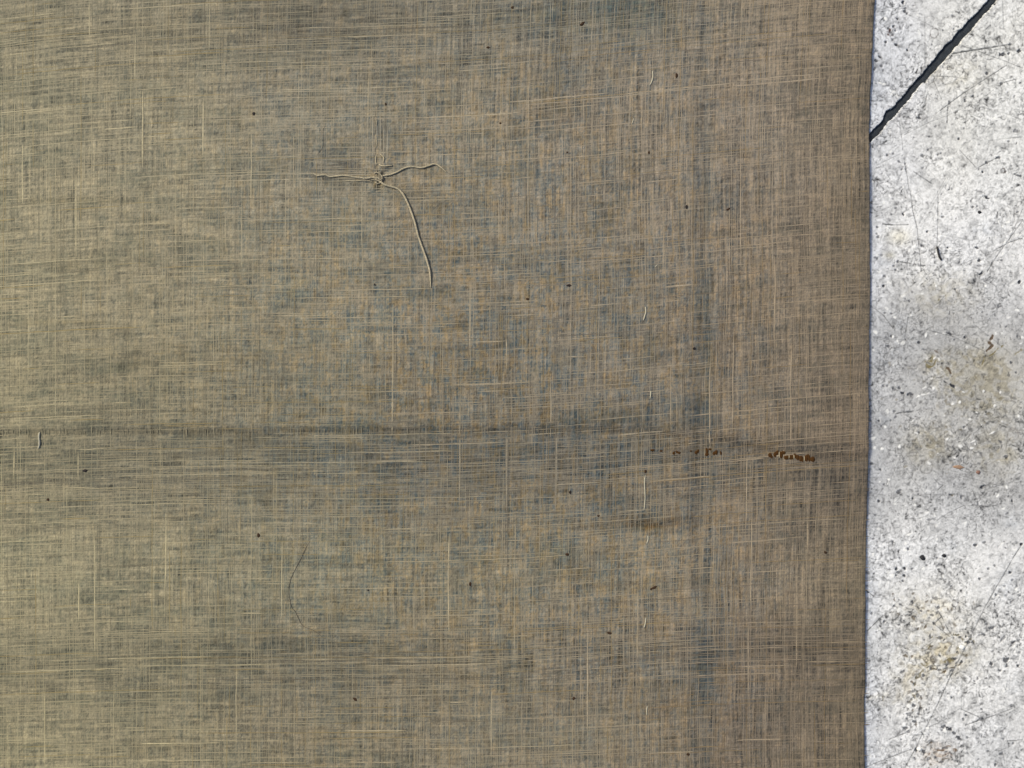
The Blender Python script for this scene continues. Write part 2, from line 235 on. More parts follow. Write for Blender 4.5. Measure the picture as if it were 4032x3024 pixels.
fx = axis(-5200, 3400, 4060, 9200, 2.2, 1.18)
fy = axis(-5500, -30, 3054, 8500, 2.2, 1.18)
X, Y = np.meshgrid(fx, fy)
X = X.astype(np.float32); Y = Y.astype(np.float32)
wx = X + 9 * (noise(X / 22, Y / 22, 1) - .5) * 2; wy = Y + 9 * (noise(X / 22, Y / 22, 2) - .5) * 2
lowA = noise(X / 420, Y / 420, 3) - .5; lowB = noise(X / 150, Y / 150, 4) - .5; lowC = noise(X / 60, Y / 60, 5) - .5
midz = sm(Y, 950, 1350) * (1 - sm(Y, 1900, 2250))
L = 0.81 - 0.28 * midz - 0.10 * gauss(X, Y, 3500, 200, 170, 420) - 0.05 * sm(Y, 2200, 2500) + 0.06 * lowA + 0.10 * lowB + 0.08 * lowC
# curly cement skin: grey strokes and pale grains of several sizes
r1 = np.abs(noise(wx / 13, wy / 13, 6) - .5) * 2
r2 = np.abs(noise(wy / 8, wx / 8, 7) - .5) * 2
vein = np.exp(-(r1 / .22) ** 2) * sm(noise(X / 17, Y / 17, 1), .3, .6)
vein2 = np.exp(-(r2 / .28) ** 2) * sm(noise(X / 12, Y / 12, 2), .35, .65)
amt = np.clip(0.9 + 0.9 * (noise(X / 90, Y / 90, 8) - .5), .3, 1.4) * (1 - .35 * midz)
L -= (0.28 * vein + 0.20 * vein2) * amt
fine = noise(X / 5.5, Y / 5.5, 9) - .5
L += 0.34 * fine * amt
L -= 0.16 * sm(noise(wx / 34, wy / 30, 4) * .6 + noise(wx / 15, wy / 15, 5) * .4, .52, .74) * (1 - .6 * midz)
L -= 0.24 * sm(noise(wx / 8, wy / 8, 10), .66, .86) * amt
L += 0.16 * sm(noise(wx / 10, wy / 10, 0), .66, .9) * amt
H = -0.00004 * vein * amt + 0.00004 * fine + 0.0001 * lowB
# small natural pores scattered everywhere
pore = sm(noise(X / 8, Y / 8, 11), .84, .95) * sm(noise(X / 120, Y / 120, 12), .35, .75)
L *= 1 - .5 * pore; H -= .00008 * pore
col = np.repeat(L[..., None], 3, -1)
# tint fields: cool near the cloth and in patches, warm elsewhere
edgecool = np.exp(-np.clip(X - 3420, 0, 9999) / 60) * .8 + .25 * sm(noise(X / 170, Y / 170, 13), .45, .8) + .6 * gauss(X, Y, 3480, 60, 140, 420)
warm = sm(X, 3560, 3800) * (1 - sm(Y, 500, 1000)) * .8 + .35 * gauss(X, Y, 3700, 2450, 330, 300)
col *= 1 + np.stack([-.06 * edgecool + .01 * warm, -.035 * edgecool + .005 * warm, .02 * edgecool - .035 * warm], -1)
def tint(m, rgb, keep=.0):
    global col
    m = np.clip(m, 0, 1)[..., None]
    col = col * (1 - m) + col * m * np.array(rgb, np.float32)
def blob(Q, x, y, r, ry=None):
    cx, cy = q(Q, x, y); return gauss(X, Y, cx, cy, r / Q[2], (ry or r) / Q[2])
br = .45 + .9 * sm(noise(wx / 16, wy / 16, 14), .35, .75)
tan = (blob(QB, 1200, 1560, 330, 200) + .8 * blob(QC, 800, 560, 190, 160) + .8 * blob(QC, 1400, 620, 210, 200) + .9 * blob(QC, 1250, 130, 330, 190)
       + .9 * blob(QD, 900, 700, 260, 200) * .6 + .6 * blob(QB, 860, 1500, 110) + .5 * blob(QB, 900, 900, 320, 200) + .4 * blob(QA, 1050, 640, 260, 120))
tint(1.0 * tan * br, (.80, .75, .62))
tint(.6 * (blob(QC, 800, 560, 230, 200) + blob(QC, 1450, 300, 260, 420) + blob(QB, 1250, 1500, 350, 200)), (.95, .925, .85))
tint(.9 * (blob(QB, 540, 400, 95, 70) + blob(QB, 460, 560, 50, 30)), (.97, .93, .80))
tint(.8 * (blob(QD, 780, 330, 260, 150) + blob(QD, 850, 700, 260, 170) + blob(QD, 620, 960, 150, 180) + .8 * blob(QD, 330, 1080, 160, 50)) * br, (.97, .915, .79))
tint(.8 * blob(QD, 850, 1550, 125, 95) * br, (.86, .76, .66))
cool = (.8 * blob(QB, 540, 1160, 150, 110) + .9 * blob(QB, 600, 1380, 230, 110) + blob(QC, 410, 335, 75, 60) + .9 * blob(QC, 1550, 1250, 95, 110)
        + .7 * blob(QC, 1000, 1430, 110, 80) + .8 * blob(QB, 1290, 340, 120, 60) + .8 * blob(QB, 420, 600, 150, 80) + .8 * blob(QD, 1480, 130, 170, 200)
        + .7 * blob(QD, 1000, 1390, 130, 80) + .6 * blob(QB, 420, 1510, 120, 80) + .5 * blob(QA, 330, 850, 60, 500) + .7 * blob(QD, 1470, 970, 90, 80))
tint(.5 * cool * br, (.80, .83, .88))
col = np.clip(col, .03, .93)
fcore = np.outer(coremask(fy, 2.2), coremask(fx, 2.2)).astype(np.float32)
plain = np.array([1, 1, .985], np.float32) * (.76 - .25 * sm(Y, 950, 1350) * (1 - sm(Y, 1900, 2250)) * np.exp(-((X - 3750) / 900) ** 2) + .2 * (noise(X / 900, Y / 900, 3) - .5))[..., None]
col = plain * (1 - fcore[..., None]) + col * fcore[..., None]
H = H * fcore

def win(cx, cy, r):
    return (slice(max(np.searchsorted(fy, cy - r) - 1, 0), np.searchsorted(fy, cy + r) + 1),
            slice(max(np.searchsorted(fx, cx - r) - 1, 0), np.searchsorted(fx, cx + r) + 1))
wob = noise(X / 6, Y / 6, 15) - .5
def stamp(cx, cy, r, dk, asp, ang, tone, depth, soft=1.6):
    s = win(cx, cy, r * max(asp, 1) + 8)
    x, y = X[s] - cx, Y[s] - cy
    c, n = math.cos(ang), math.sin(ang)
    a, b = (x * c + y * n) / asp, (-x * n + y * c)
    dist = np.sqrt(a * a + b * b) + wob[s] * r * .9
    m = (1 - sm(dist, r - soft, r + soft)) * dk
    col[s] = col[s] * (1 - m[..., None]) + np.array(tone, np.float32) * m[..., None]
    H[s] += depth * m
def line(pts, w, dk, tone, depth, warp=False):
    for (x0, y0), (x1, y1) in zip(pts[:-1], pts[1:]):
        r = max(abs(x1 - x0), abs(y1 - y0)) / 2 + 18
        s = win((x0 + x1) / 2, (y0 + y1) / 2, r)
        dx, dy = x1 - x0, y1 - y0; L2 = dx * dx + dy * dy
        ax, ay = (wx[s] + (wx[s] - X[s]) * .4, wy[s] + (wy[s] - Y[s]) * .4) if warp else (X[s], Y[s])
        t = np.clip(((ax - x0) * dx + (ay - y0) * dy) / L2, 0, 1)
        dist = np.hypot(ax - x0 - t * dx, ay - y0 - t * dy) + wob[s] * 1.4
        m = (1 - sm(dist, w - 1.0, w + 1.5)) * dk * ((1.5 * sm(noise(X[s] / 9, Y[s] / 9, 3), .25, .7)) if warp else (.5 + .8 * noise(X[s] / 14, Y[s] / 14, 3)))
        m = np.clip(m, 0, 1)
        col[s] = col[s] * (1 - m[..., None]) + np.array(tone, np.float32) * m[..., None]
        H[s] += depth * m
DARK = lin(48, 50, 56); GREY = lin(104, 105, 104); WHT = lin(246, 246, 243)
for k, Q in (('A', QA), ('B', QB), ('C', QC), ('D', QD)):
    for it in SCR[k]:
        line([q(Q, *p) for p in it[2]], it[0] * 1.1, min(1, it[1] * 1.6), GREY * .85, -.00008)
    for it in CHIPS[k]:
        cx, cy = q(Q, it[0], it[1]); a = it[4] if len(it) > 4 else 1; g = it[5] if len(it) > 5 else 0
        stamp(cx, cy, it[2] / Q[2] * .85, it[3] * .95, a, g, WHT, .00008)
    for i, it in enumerate(PITS[k]):
        cx, cy = q(Q, it[0], it[1]); a = it[4] if len(it) > 4 else 1; g = it[5] if len(it) > 5 else 0
        stamp(cx, cy, it[2] / Q[2] * .95 + .9, min(1, it[3]), a, g, DARK * (1.0 if it[3] > .8 else 1.25), -.0003 * it[3])
for i in range(520):      # countless lesser pits, pale grains and hairlines between the noted ones
    px_, py_ = RNG.uniform(3410, 4050), RNG.uniform(0, 3024)
    busy = float(noise(px_ / 130, py_ / 130, 9))
    if RNG.random() > busy * 1.5: continue
    if RNG.random() < .62: stamp(px_, py_, RNG.uniform(1.6, 4.2), RNG.uniform(.35, .8), RNG.uniform(1, 2.2), RNG.uniform(0, 3.1), DARK * 1.6, -.0001)
    else: stamp(px_, py_, RNG.uniform(2.5, 6), RNG.uniform(.5, .95), RNG.uniform(1, 2.2), RNG.uniform(0, 3.1), WHT, .00006)
for i in range(60):
    px_, py_, an, ln = RNG.uniform(3410, 4050), RNG.uniform(0, 3024), RNG.uniform(-1.2, .9), RNG.uniform(30, 240)
    line([(px_, py_), (px_ + ln * math.cos(an), py_ + ln * math.sin(an))], RNG.uniform(.9, 1.5), RNG.uniform(.2, .42), GREY, -.00003)
# rust and olive marks
RUST = lin(98, 82, 64); OLIVE = lin(128, 118, 84)
for pts, w, dk, tone in (([q(QB, 1348, 1262), q(QB, 1350, 1310), q(QB, 1335, 1360), q(QB, 1318, 1385)], 3.6, .85, RUST),
                         ([q(QB, 1490, 1320), q(QB, 1470, 1360), q(QB, 1400, 1400), q(QB, 1310, 1450), q(QB, 1290, 1490)], 2.2, .7, OLIVE),
                         ([q(QB, 830, 1450), q(QB, 780, 1520), q(QB, 820, 1550), q(QB, 855, 1490)], 3.6, .6, OLIVE),
                         ([q(QB, 865, 1400), q(QB, 895, 1430)], 3.5, .6, RUST),
                         ([q(QB, 975, 1545), q(QB, 1000, 1590)], 4, .7, RUST),
                         ([q(QB, 880, 945), q(QB, 950, 905)], 2, .6, OLIVE),
                         ([q(QB, 1540, 1440), q(QB, 1619, 1400)], 2, .5, OLIVE),
                         ([q(QD, 484, 205), q(QD, 486, 265)], 2.5, .5, RUST),
                         ([q(QD, 720, 850), q(QD, 690, 880), q(QD, 670, 1050), q(QD, 600, 1110)], 3.5, .45, OLIVE),
                         ([q(QD, 700, 820), q(QD, 750, 770), q(QD, 720, 745)], 3, .5, OLIVE),
                         ([q(QD, 780, 840), q(QD, 900, 845), q(QD, 990, 820), q(QD, 1030, 770)], 3.2, .55, lin(98, 88, 70)),
                         ([q(QD, 860, 770), q(QD, 950, 770), q(QD, 1010, 710), q(QD, 1040, 660)], 3, .55, OLIVE),
                         ([q(QD, 960, 540), q(QD, 1040, 560), q(QD, 1160, 600)], 4, .45, OLIVE),
                         ([q(QD, 830, 570), q(QD, 800, 620), q(QD, 750, 660)], 2.4, .55, OLIVE),
                         ([q(QD, 370, 1060), q(QD, 385, 1115)], 2.2, .5, OLIVE),
                         ([q(QD, 860, 1495), q(QD, 1000, 1510)], 2.5, .6, lin(120, 100, 80)),
                         ([q(QD, 780, 1560), q(QD, 960, 1550)], 2, .5, lin(140, 112, 90)),
                         ([q(QA, 440, 240), q(QA, 475, 285), q(QA, 500, 290)], 3, .6, lin(90, 66, 58))):
    line(pts, w * 1.2, min(1, dk * 1.1), tone, -.00005, True)
# round marks
for (Q, x, y, r, w, dk) in ((QA, 848, 280, 40, 2.0, .5), (QC, 1535, 470, 55, 3.5, .35), (QC, 780, 750, 60, 2.2, .28), (QA, 1450, 1482, 22, 3, .6), (QD, 815, 745, 26, 5, .6), (QC, 1520, 230, 60, 2, .25)):
    cx, cy = q(Q, x, y); s = win(cx, cy, r / Q[2] + 10)
    dist = np.abs(np.hypot((X[s] - cx) * 1.15, Y[s] - cy) - r / Q[2] + wob[s] * 5)
    m = ((1 - sm(dist, w - 1, w + 1.5)) * dk * (.5 + noise(X[s] / 12, Y[s] / 12, 2)))[..., None]; m = np.clip(m, 0, 1)
    col[s] = col[s] * (1 - m) + lin(92, 84, 78) * m
# joint recess: real slot cut into the slab
for (x0, y0, r0) in [(*q(QD, RNG.normal(*g[0]), RNG.normal(*g[1])), RNG.uniform(2.2, 5.6)) for g in [((900, 130), (700, 110))] * 34 + [((640, 60), (1000, 130))] * 22 + [((850, 70), (1550, 60))] * 20 + [((720, 130), (350, 90))] * 26]:
    stamp(x0, y0, r0, RNG.uniform(.4, .85), RNG.uniform(1, 2.4), RNG.uniform(0, 3.1), lin(96, 82, 58) if RNG.random() < .65 else DARK * 1.4, -.0001)
for i in range(60):
    x0, y0 = q(QC, RNG.normal(850, 300), RNG.normal(350, 260))
    if x0 > 3440: stamp(x0, y0, RNG.uniform(2, 5), RNG.uniform(.25, .6), RNG.uniform(1, 2.4), RNG.uniform(0, 3.1), lin(126, 116, 90), -.00005)
T, S = jcoord(X, Y)
lo = np.interp(T, jlt, jls) + 2.5 * (noise(T / 23, T * 0, 5) - .5) * 2 + 3 * (noise(T / 5, T * 0, 7) - .5) * noise(T / 60, T * 0, 2) * 2
hi = np.interp(T, jrt, jrs) + 2.5 * (noise(T / 19, T * 0 + 9, 6) - .5) * 2 + 3 * (noise(T / 5, T * 0, 9) - .5) * noise(T / 60, T * 0, 1) * 2
inside = np.minimum(S - lo, hi - S) - 1.2
jm = sm(inside, -1.5, 1.8) * sm(fcore, .2, .8)
H += -.005 * jm
rim = np.exp(-(np.clip(-inside, 0, 99) / 7) ** 2) * (1 - jm) * fcore
col = col * (1 - .18 * rim[..., None]) * (1 - .8 * jm[..., None])
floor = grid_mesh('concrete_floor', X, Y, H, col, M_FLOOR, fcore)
tag(floor, kind='structure')
# sealant strip in the joint
ts = np.concatenate([[-6000, -3000, -1500, -800], np.arange(-600, 700, 8.0), [900, 1500, 3000, 6000]])
vs, fs = [], []
nS = 9
for i, t in enumerate(ts):
    pm = j0 + jd * t
    out = float(np.clip(max((3392 - pm[0]) / 14, (pm[0] - 4052) / 14, (-22 - pm[1]) / 14), 0, 1))
    a = np.interp(t, jlt, jls) - 8 + 9 * out; b = np.interp(t, jrt, jrs) + 8 - 9 * out
    for j in range(nS):
        f = j / (nS - 1); s = a + (b - a) * f
        p = j0 + jd * t + jn * s
        z = -.0013 + .00045 * math.sin(math.pi * f) + .00012 * (float(noise(t / 30, f * 3, 4)) - .5) * 2
        z = z * (1 - out) + out * (.00012 + .00018 * math.sin(math.pi * f) - (.0002 if j in (0, nS - 1) else 0))
        vs.append(P(p[0], p[1], z))
for i in range(len(ts) - 1):
    for j in range(nS - 1):
        a = i * nS + j; fs.append((a, a + nS, a + nS + 1, a + 1))
filler = raw_mesh('joint_filler', vs, fs, M_FILLER, floor)

# ------------------------------------------------------------------ the linen cloth
ey = [-600, 0, 300, 540, 750, 1150, 1500, 1830, 2100, 2250, 2700, 3024, 3600]
ex = [3462, 3448, 3434, 3428, 3427, 3431, 3424, 3421, 3416, 3411, 3411, 3407, 3398]
def edge(y): return np.interp(y, ey, ex) - 4.5 + 1.6 * (noise(np.asarray(y) / 45, np.asarray(y) * 0, 2) - .5) * 2
U0 = 3430.0
def ux(u, y): return u * edge(y) / U0 * 1.0
# slope of the weft threads (rise to the right) read off the photograph
sx = np.array([-1500, 0, 400, 800, 1300, 1800, 2200, 2600, 3000, 3430, 3700])
sy = np.array([-400, 300, 1000, 1700, 2550, 3200])
ST = np.array([[.12,.12,.10,.05,.03,.05,.10,.10,.08,.05,.05],
               [.11,.11,.09,.05,.02,.05,.10,.10,.08,.05,.05],
               [.08,.08,.06,.03,.01,.03,.07,.09,.08,.05,.05],
               [.05,.05,.03,.01,.00,.03,.06,.09,.10,.06,.06],
               [.04,.04,.04,.01,.00,.02,.06,.06,.03,.02,.02],
               [.03,.03,.02,.00,.00,.01,.03,.05,.03,.02,.02]])
xs_f = np.arange(-1500, 3701, 10.0)
Dtab = []
for row in ST:
    s = np.interp(xs_f, sx, row)
    Dtab.append(np.cumsum(s) * 10.0)
Dtab = np.array(Dtab); Dtab -= Dtab[:, [270]]
def Dfun(x, y):
    x = np.clip(np.asarray(x, np.float64), -1500, 3700); y = np.clip(np.asarray(y, np.float64), sy[0], sy[-1])
    fi = (x - xs_f[0]) / 10.0; i = np.clip(np.floor(fi).astype(int), 0, len(xs_f) - 2); f = fi - i
    k = np.clip(np.searchsorted(sy, y, side='right') - 1, 0, len(sy) - 2); g = (y - sy[k]) / (sy[k + 1] - sy[k])
    v = lambda kk: Dtab[kk, i] * (1 - f) + Dtab[kk, i + 1] * f
    return v(k) * (1 - g) + v(k + 1) * g

def fold(x, y):
    """height (m) of the soft folds and creases of the cloth"""
    h = .0005 * (noise(x / 900, y / 900, 2) - .5) + .00022 * (noise(x / 260, y / 320, 3) - .5) + .0001 * (noise(x / 110, y / 70, 9) - .5)
    vx = 2775 + 18 * (noise(y / 500, y * 0, 4) - .5)
    vamp = .35 + .65 * noise(y / 260, y * 0, 7)
    h = h - .00040 * vamp * np.exp(-((x - vx) / 34) ** 2) + .00025 * vamp * np.exp(-((x - vx + 70) / 45) ** 2)
    h = h - .00022 * np.exp(-((x - 3130) / 30) ** 2) * sm(y, 2200, 2500)
    yc = np.interp(x, [0, 2500, 2800, 3100, 3440], [1702, 1695, 1728, 1782, 1795])
    h = h - .00030 * np.exp(-((y - yc) / 13) ** 2) + .00020 * np.exp(-((y - yc + 36) / 30) ** 2)
    yb = yc + 90
    h = h - .00022 * np.exp(-((y - yb) / 60) ** 2)
    y2 = 2570 - Dfun(x, 2570) * .35
    h = h - .00030 * np.exp(-((y - y2) / 55) ** 2) * (.5 + noise(x / 300, x * 0, 5))
    # puckers round the pulled threads
    g = gauss(x, y, 1490, 700, 150, 150)
    h = h + .00026 * g * np.cos(np.arctan2(y - 700, x - 1490) * 6 + .5)
    h = h + .0005 * gauss(x, y, 1487, 690, 22, 16) - .0003 * gauss(x, y, 1495, 735, 30, 16)
    h = h + .0011 * sm(x, 2950, 3330) * (noise(y / 230, y * 0, 6) + .25 * noise(y / 60, y * 0, 8) + .05) - .0003 * sm(x, 3385, 3430)
    return np.maximum(h, -.00034)

cx_ = axis(-4200, -30, 3430, 3430.5, 3.7)
cx_ = cx_[cx_ < 3426]
cy_ = axis(-3600, -30, 3054, 6600, 3.7)
Ug, Yg = np.meshgrid(cx_, cy_)
Xg = ux(Ug, Yg)
V = Yg + Dfun(Xg, Yg)
# ---- thread-level fields
kc = (Ug + 30.0) / 3.7
W0 = noise(kc, V / 90, 0) - .5
W1 = noise(kc / 2, V / 210, 10) - .5
W2 = noise(Ug / 11, V / 420, 1) - .5
F0 = noise(Ug / 70, V / 3.9, 12) - .5
F1 = noise(Ug / 110, V / 6.5, 2) - .5
F2 = noise(Ug / 300, V / 12, 3) - .5
G1 = noise(kc, V / 4.0, 4) - .5
G2 = noise(Ug / 9, V / 8, 5) - .5
G3 = noise(Ug / 26, V / 18, 6) - .5
vdom = np.clip(.68 + .42 * sm(Xg, 1200, 2700) + .7 * (noise(Xg / 260, Yg / 260, 7) - .5), .25, 1.3)
hdom = 1.15 - .55 * vdom + .55 * np.exp(-((Yg - 1860) / 110) ** 2) + .5 * np.exp(-((Yg - 2600) / 110) ** 2) + .45 * np.exp(-((Yg - 120) / 140) ** 2)
par = np.where(np.round(kc).astype(int) % 2 == 0, .5, -.5) * (.4 + noise(Ug / 60, V / 160, 13))
lum = (1 + .58 * vdom * W0 + .30 * vdom * W1 + .10 * vdom * W2 + .16 * vdom * par + .66 * hdom * F0 + .20 * hdom * F1 + .06 * hdom * F2
       + .62 * G1 + .28 * G2 + .16 * G3)
# ---- broad colour of the aged linen: darker to the right, fold shade painted in
TONE = np.array([.810, .850, .935])
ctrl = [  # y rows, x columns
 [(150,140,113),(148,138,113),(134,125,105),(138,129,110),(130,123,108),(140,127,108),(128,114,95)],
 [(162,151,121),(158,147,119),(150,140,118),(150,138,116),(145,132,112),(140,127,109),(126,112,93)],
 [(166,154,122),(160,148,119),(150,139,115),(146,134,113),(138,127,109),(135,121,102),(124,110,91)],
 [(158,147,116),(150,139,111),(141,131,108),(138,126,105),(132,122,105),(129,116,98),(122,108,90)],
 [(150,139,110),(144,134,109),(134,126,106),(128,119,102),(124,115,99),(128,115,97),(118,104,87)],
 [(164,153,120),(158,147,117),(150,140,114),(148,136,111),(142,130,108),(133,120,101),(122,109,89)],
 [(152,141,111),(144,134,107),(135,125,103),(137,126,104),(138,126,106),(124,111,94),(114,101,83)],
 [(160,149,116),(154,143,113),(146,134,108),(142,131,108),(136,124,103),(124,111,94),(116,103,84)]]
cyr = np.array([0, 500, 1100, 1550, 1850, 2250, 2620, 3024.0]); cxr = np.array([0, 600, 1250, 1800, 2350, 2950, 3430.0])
CT = np.array([[lin(*c) for c in row] for row in ctrl])
def bil(x, y):
    x = np.clip(x, 0, 3429.9); y = np.clip(y, 0, 3023.9)
    i = np.searchsorted(cxr, x, side='right') - 1; k = np.searchsorted(cyr, y, side='right') - 1
    f = (x - cxr[i]) / (cxr[i + 1] - cxr[i]); g = (y - cyr[k]) / (cyr[k + 1] - cyr[k])
    f = f * f * (3 - 2 * f); g = g * g * (3 - 2 * g)
    f = f[..., None]; g = g[..., None]
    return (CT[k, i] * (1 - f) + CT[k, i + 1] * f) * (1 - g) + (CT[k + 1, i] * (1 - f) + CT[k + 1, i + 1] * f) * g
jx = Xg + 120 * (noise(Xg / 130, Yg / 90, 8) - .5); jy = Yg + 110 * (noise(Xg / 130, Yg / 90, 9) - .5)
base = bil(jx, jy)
# ---- camera colour moire painted in: blue-grey and ochre blocks along the yarns
camp = (.26 + .90 * gauss(Xg, Yg, 1950, 1500, 1100, 1100) + .30 * gauss(Xg, Yg, 2700, 2500, 600, 700) + .25 * gauss(Xg, Yg, 2400, 100, 500, 300)
        ) * (1 - .75 * sm(Xg, 2850, 3250)) * (.35 + .65 * sm(Xg, 200, 1400))
cb = noise(Ug / 60, V / 50, 10) * .28 + noise(Ug / 10, V / 36, 11) * .37 + noise(Ug / 6, V / 6, 14) * .35 + .20 * W1
co_ = noise(Ug / 44, V / 40, 12) * .30 + noise(Ug / 9, V / 44, 13) * .40 + noise(Ug / 8, V / 8, 15) * .3 + .20 * W1
mb = sm(cb, .46, .66) * camp * np.clip(1.0 - 1.6 * (lum - 1), .35, 1.5)
mo = sm(co_, .48, .66) * camp * (1 - .7 * np.clip(mb, 0, 1))
bluegrey = lin(108, 124, 124) / lin(143, 133, 113)
ochre = lin(162, 132, 80) / lin(143, 133, 113)
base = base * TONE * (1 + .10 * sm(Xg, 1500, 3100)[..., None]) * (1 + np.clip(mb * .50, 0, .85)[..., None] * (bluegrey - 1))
base = base * (1 + np.clip(mo * .40, 0, .85)[..., None] * (ochre - 1))
# dark bands along the creases: their shade painted into the colour
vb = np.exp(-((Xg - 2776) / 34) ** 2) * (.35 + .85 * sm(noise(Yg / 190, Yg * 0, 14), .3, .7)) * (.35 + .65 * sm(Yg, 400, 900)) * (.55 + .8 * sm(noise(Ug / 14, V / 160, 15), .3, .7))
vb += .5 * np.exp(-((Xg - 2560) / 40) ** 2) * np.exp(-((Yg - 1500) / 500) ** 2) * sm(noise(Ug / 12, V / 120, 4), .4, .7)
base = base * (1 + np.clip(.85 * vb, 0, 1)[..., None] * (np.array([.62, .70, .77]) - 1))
def patch(x, y, rx, ry, rgb, k, sh=.0):  # local tints; those on the folds paint crease shade into the colour
    global base
    m = gauss(Xg, Yg, x, y, rx, ry) * (.5 + 1.0 * sm(.6 * noise(Ug / 50, V / 9, 8) + .4 * noise(Ug / 9, V / 50, 9), .3, .7))
    base = base * (1 + np.clip(m * k, 0, 1)[..., None] * (np.array(rgb) - 1))
for p in ((3050, 1740, 420, 34, (.78, .77, .76), .9), (2500, 1665, 300, 26, (.78, .80, .82), .8), (1320, 665, 100, 50, (.72, .72, .74), .7), (1320, 650, 110, 55, (.66, .68, .74), .8), (1512, 520, 24, 110, (.70, .73, .78), .8), (1300, 700, 90, 14, (.6, .64, .72), .6),
          (1490, 730, 22, 20, (.70, .62, .45), .9), (2350, 60, 300, 90, (.74, .82, .84), .8), (2490, 40, 120, 70, (.70, .80, .82), .8),
          (1150, 110, 300, 120, (.80, .79, .80), .6), (600, 130, 400, 60, (.86, .85, .83), .5), (1560, 60, 260, 40, (.84, .82, .80), .6),
          (2640, 1620, 150, 55, (.70, .78, .86), .8), (2780, 1670, 60, 80, (.68, .74, .80), .9), (2540, 2058, 130, 24, (.62, .52, .42), 1.0),
          (2620, 2060, 40, 8, (.7, .8, 1.0), .8), (2560, 2080, 60, 12, (1.05, .88, .60), .8), (1100, 2330, 300, 160, (.93, .96, .97), .5),
          (1150, 1140, 60, 50, (.85, .95, .97), .6), (600, 1420, 320, 60, (.84, .82, .78), .5), (1150, 1760, 500, 60, (.82, .83, .84), .6),
          (2250, 1640, 220, 40, (.82, .80, .74), .6), (2200, 2170, 70, 60, (.70, .82, .92), .7), (600, 2950, 200, 40, (.82, .80, .78), .6),
          (750, 2590, 250, 60, (.82, .84, .83), .6), (2560, 2640, 160, 80, (.76, .86, .96), .5), (2780, 2600, 60, 180, (.68, .80, .92), .8),
          (2600, 2760, 180, 100, (.92, .90, .86), .4), (3150, 2550, 260, 70, (.82, .80, .78), .7), (2260, 2890, 200, 60, (.82, .90, .94), .6),
          (2100, 460, 200, 60, (.90, .82, .74), .4), (1900, 1300, 120, 60, (.8, .88, .98), .5), (1700, 1390, 140, 40, (.78, .86, .94), .6),
          (330, 1050, 180, 50, (.90, .88, .82), .5), (300, 1270, 260, 12, (.78, .76, .70), .5), (250, 790, 300, 14, (.80, .78, .72), .6)):
    patch(*p)
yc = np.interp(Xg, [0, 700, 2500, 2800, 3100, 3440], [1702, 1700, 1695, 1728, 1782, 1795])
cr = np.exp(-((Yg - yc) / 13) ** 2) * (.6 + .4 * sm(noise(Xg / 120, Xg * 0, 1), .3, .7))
base = base * (1 - .36 * cr[..., None])  # crease line darkened in the colour to stand for its shade
fold_shade = np.exp(-((Yg - yc - 110) / 90) ** 2) * (.45 + .8 * noise(Xg / 160, Yg / 40, 4)) + .8 * np.exp(-((Yg - 2590 + .4 * Dfun(Xg, Yg)) / 60) ** 2) * (.3 + noise(Xg / 200, Yg / 40, 5))  # shade below the crease and along the lower fold, painted as colour
base = base * (1 + (1.0 * fold_shade)[..., None] * (np.array([.80, .83, .86]) - 1))
ccore = np.outer(coremask(cy_, 3.7), np.where(cx_ > 3400, 1, coremask(cx_, 3.7)))
lum = 1 + (lum - 1) * ccore
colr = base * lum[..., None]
# uneven wash: cloudy grey smudges drawn out along weft and warp
sm1 = noise(Ug / 100, V / 17, 5) * .36 + noise(Ug / 34, V / 10, 6) * .34 + noise(Ug / 13, V / 12, 7) * .3
sm2 = noise(Ug / 20, V / 120, 8) * .36 + noise(Ug / 10, V / 36, 9) * .34 + noise(Ug / 12, V / 13, 3) * .3
cloud = sm(noise(Ug / 170, V / 48, 1) * .6 + noise(Ug / 60, V / 60, 2) * .4, .46, .74) * (1 - .45 * sm(Xg, 2000, 3200))
colr = colr * (1 + (.75 * cloud)[..., None] * (np.array([.78, .82, .84]) - 1))
zone = .45 + 1.1 * sm(noise(Xg / 240, Yg / 150, 11), .3, .75)
sd = ccore * np.clip(sm(sm1, .48, .72) * zone + .7 * sm(sm2, .50, .74) * (.5 + noise(Xg / 200, Yg / 300, 12)), 0, 1.5)
lt = sm(1 - sm1, .52, .75) * .6 + sm(1 - sm2, .54, .76) * .4
colr = colr * (1 + (sd * .62)[..., None] * (np.array([.74, .78, .80]) - 1)) * (1 + .16 * lt)[..., None]
# light yarns keep a little more warmth than the dark gaps
wm = (lum - 1)[..., None] * np.array([.10, .02, -.10])
colr = np.clip(colr * (1 + wm), .02, .8)
# a weft gap shows as a real recess
HT = .00003 * ccore * (vdom * W1 + .7 * vdom * W2 + hdom * F1 + .7 * hdom * F2 + .8 * G1)
Zg = CLOTH_Z + fold(Xg, Yg) + HT
# turned-down selvedge: extra columns that roll to the floor and under
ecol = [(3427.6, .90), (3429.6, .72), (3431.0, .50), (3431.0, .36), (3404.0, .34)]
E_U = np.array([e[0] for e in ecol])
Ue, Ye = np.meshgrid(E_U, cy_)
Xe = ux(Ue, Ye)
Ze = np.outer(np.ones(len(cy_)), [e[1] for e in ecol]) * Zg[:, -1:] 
ce = np.repeat(colr[:, -1:, :], len(ecol), 1) * np.array([.8, .6, .5, .45, .45])[None, :, None] * np.array([1, .98, .96])  # rim colour darkened to paint in the shade of the turned edge
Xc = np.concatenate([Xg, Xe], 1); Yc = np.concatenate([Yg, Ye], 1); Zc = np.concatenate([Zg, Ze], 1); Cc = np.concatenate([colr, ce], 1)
cloth = bpy.data.objects.new('linen_cloth', None)
cloth.location = P(1700, 1512, 0)
cloth.empty_display_size = 0.02
scene.collection.objects.link(cloth)
tag(cloth, 'worn grey-beige linen cloth lying flat over the left of the pale concrete', 'cloth')
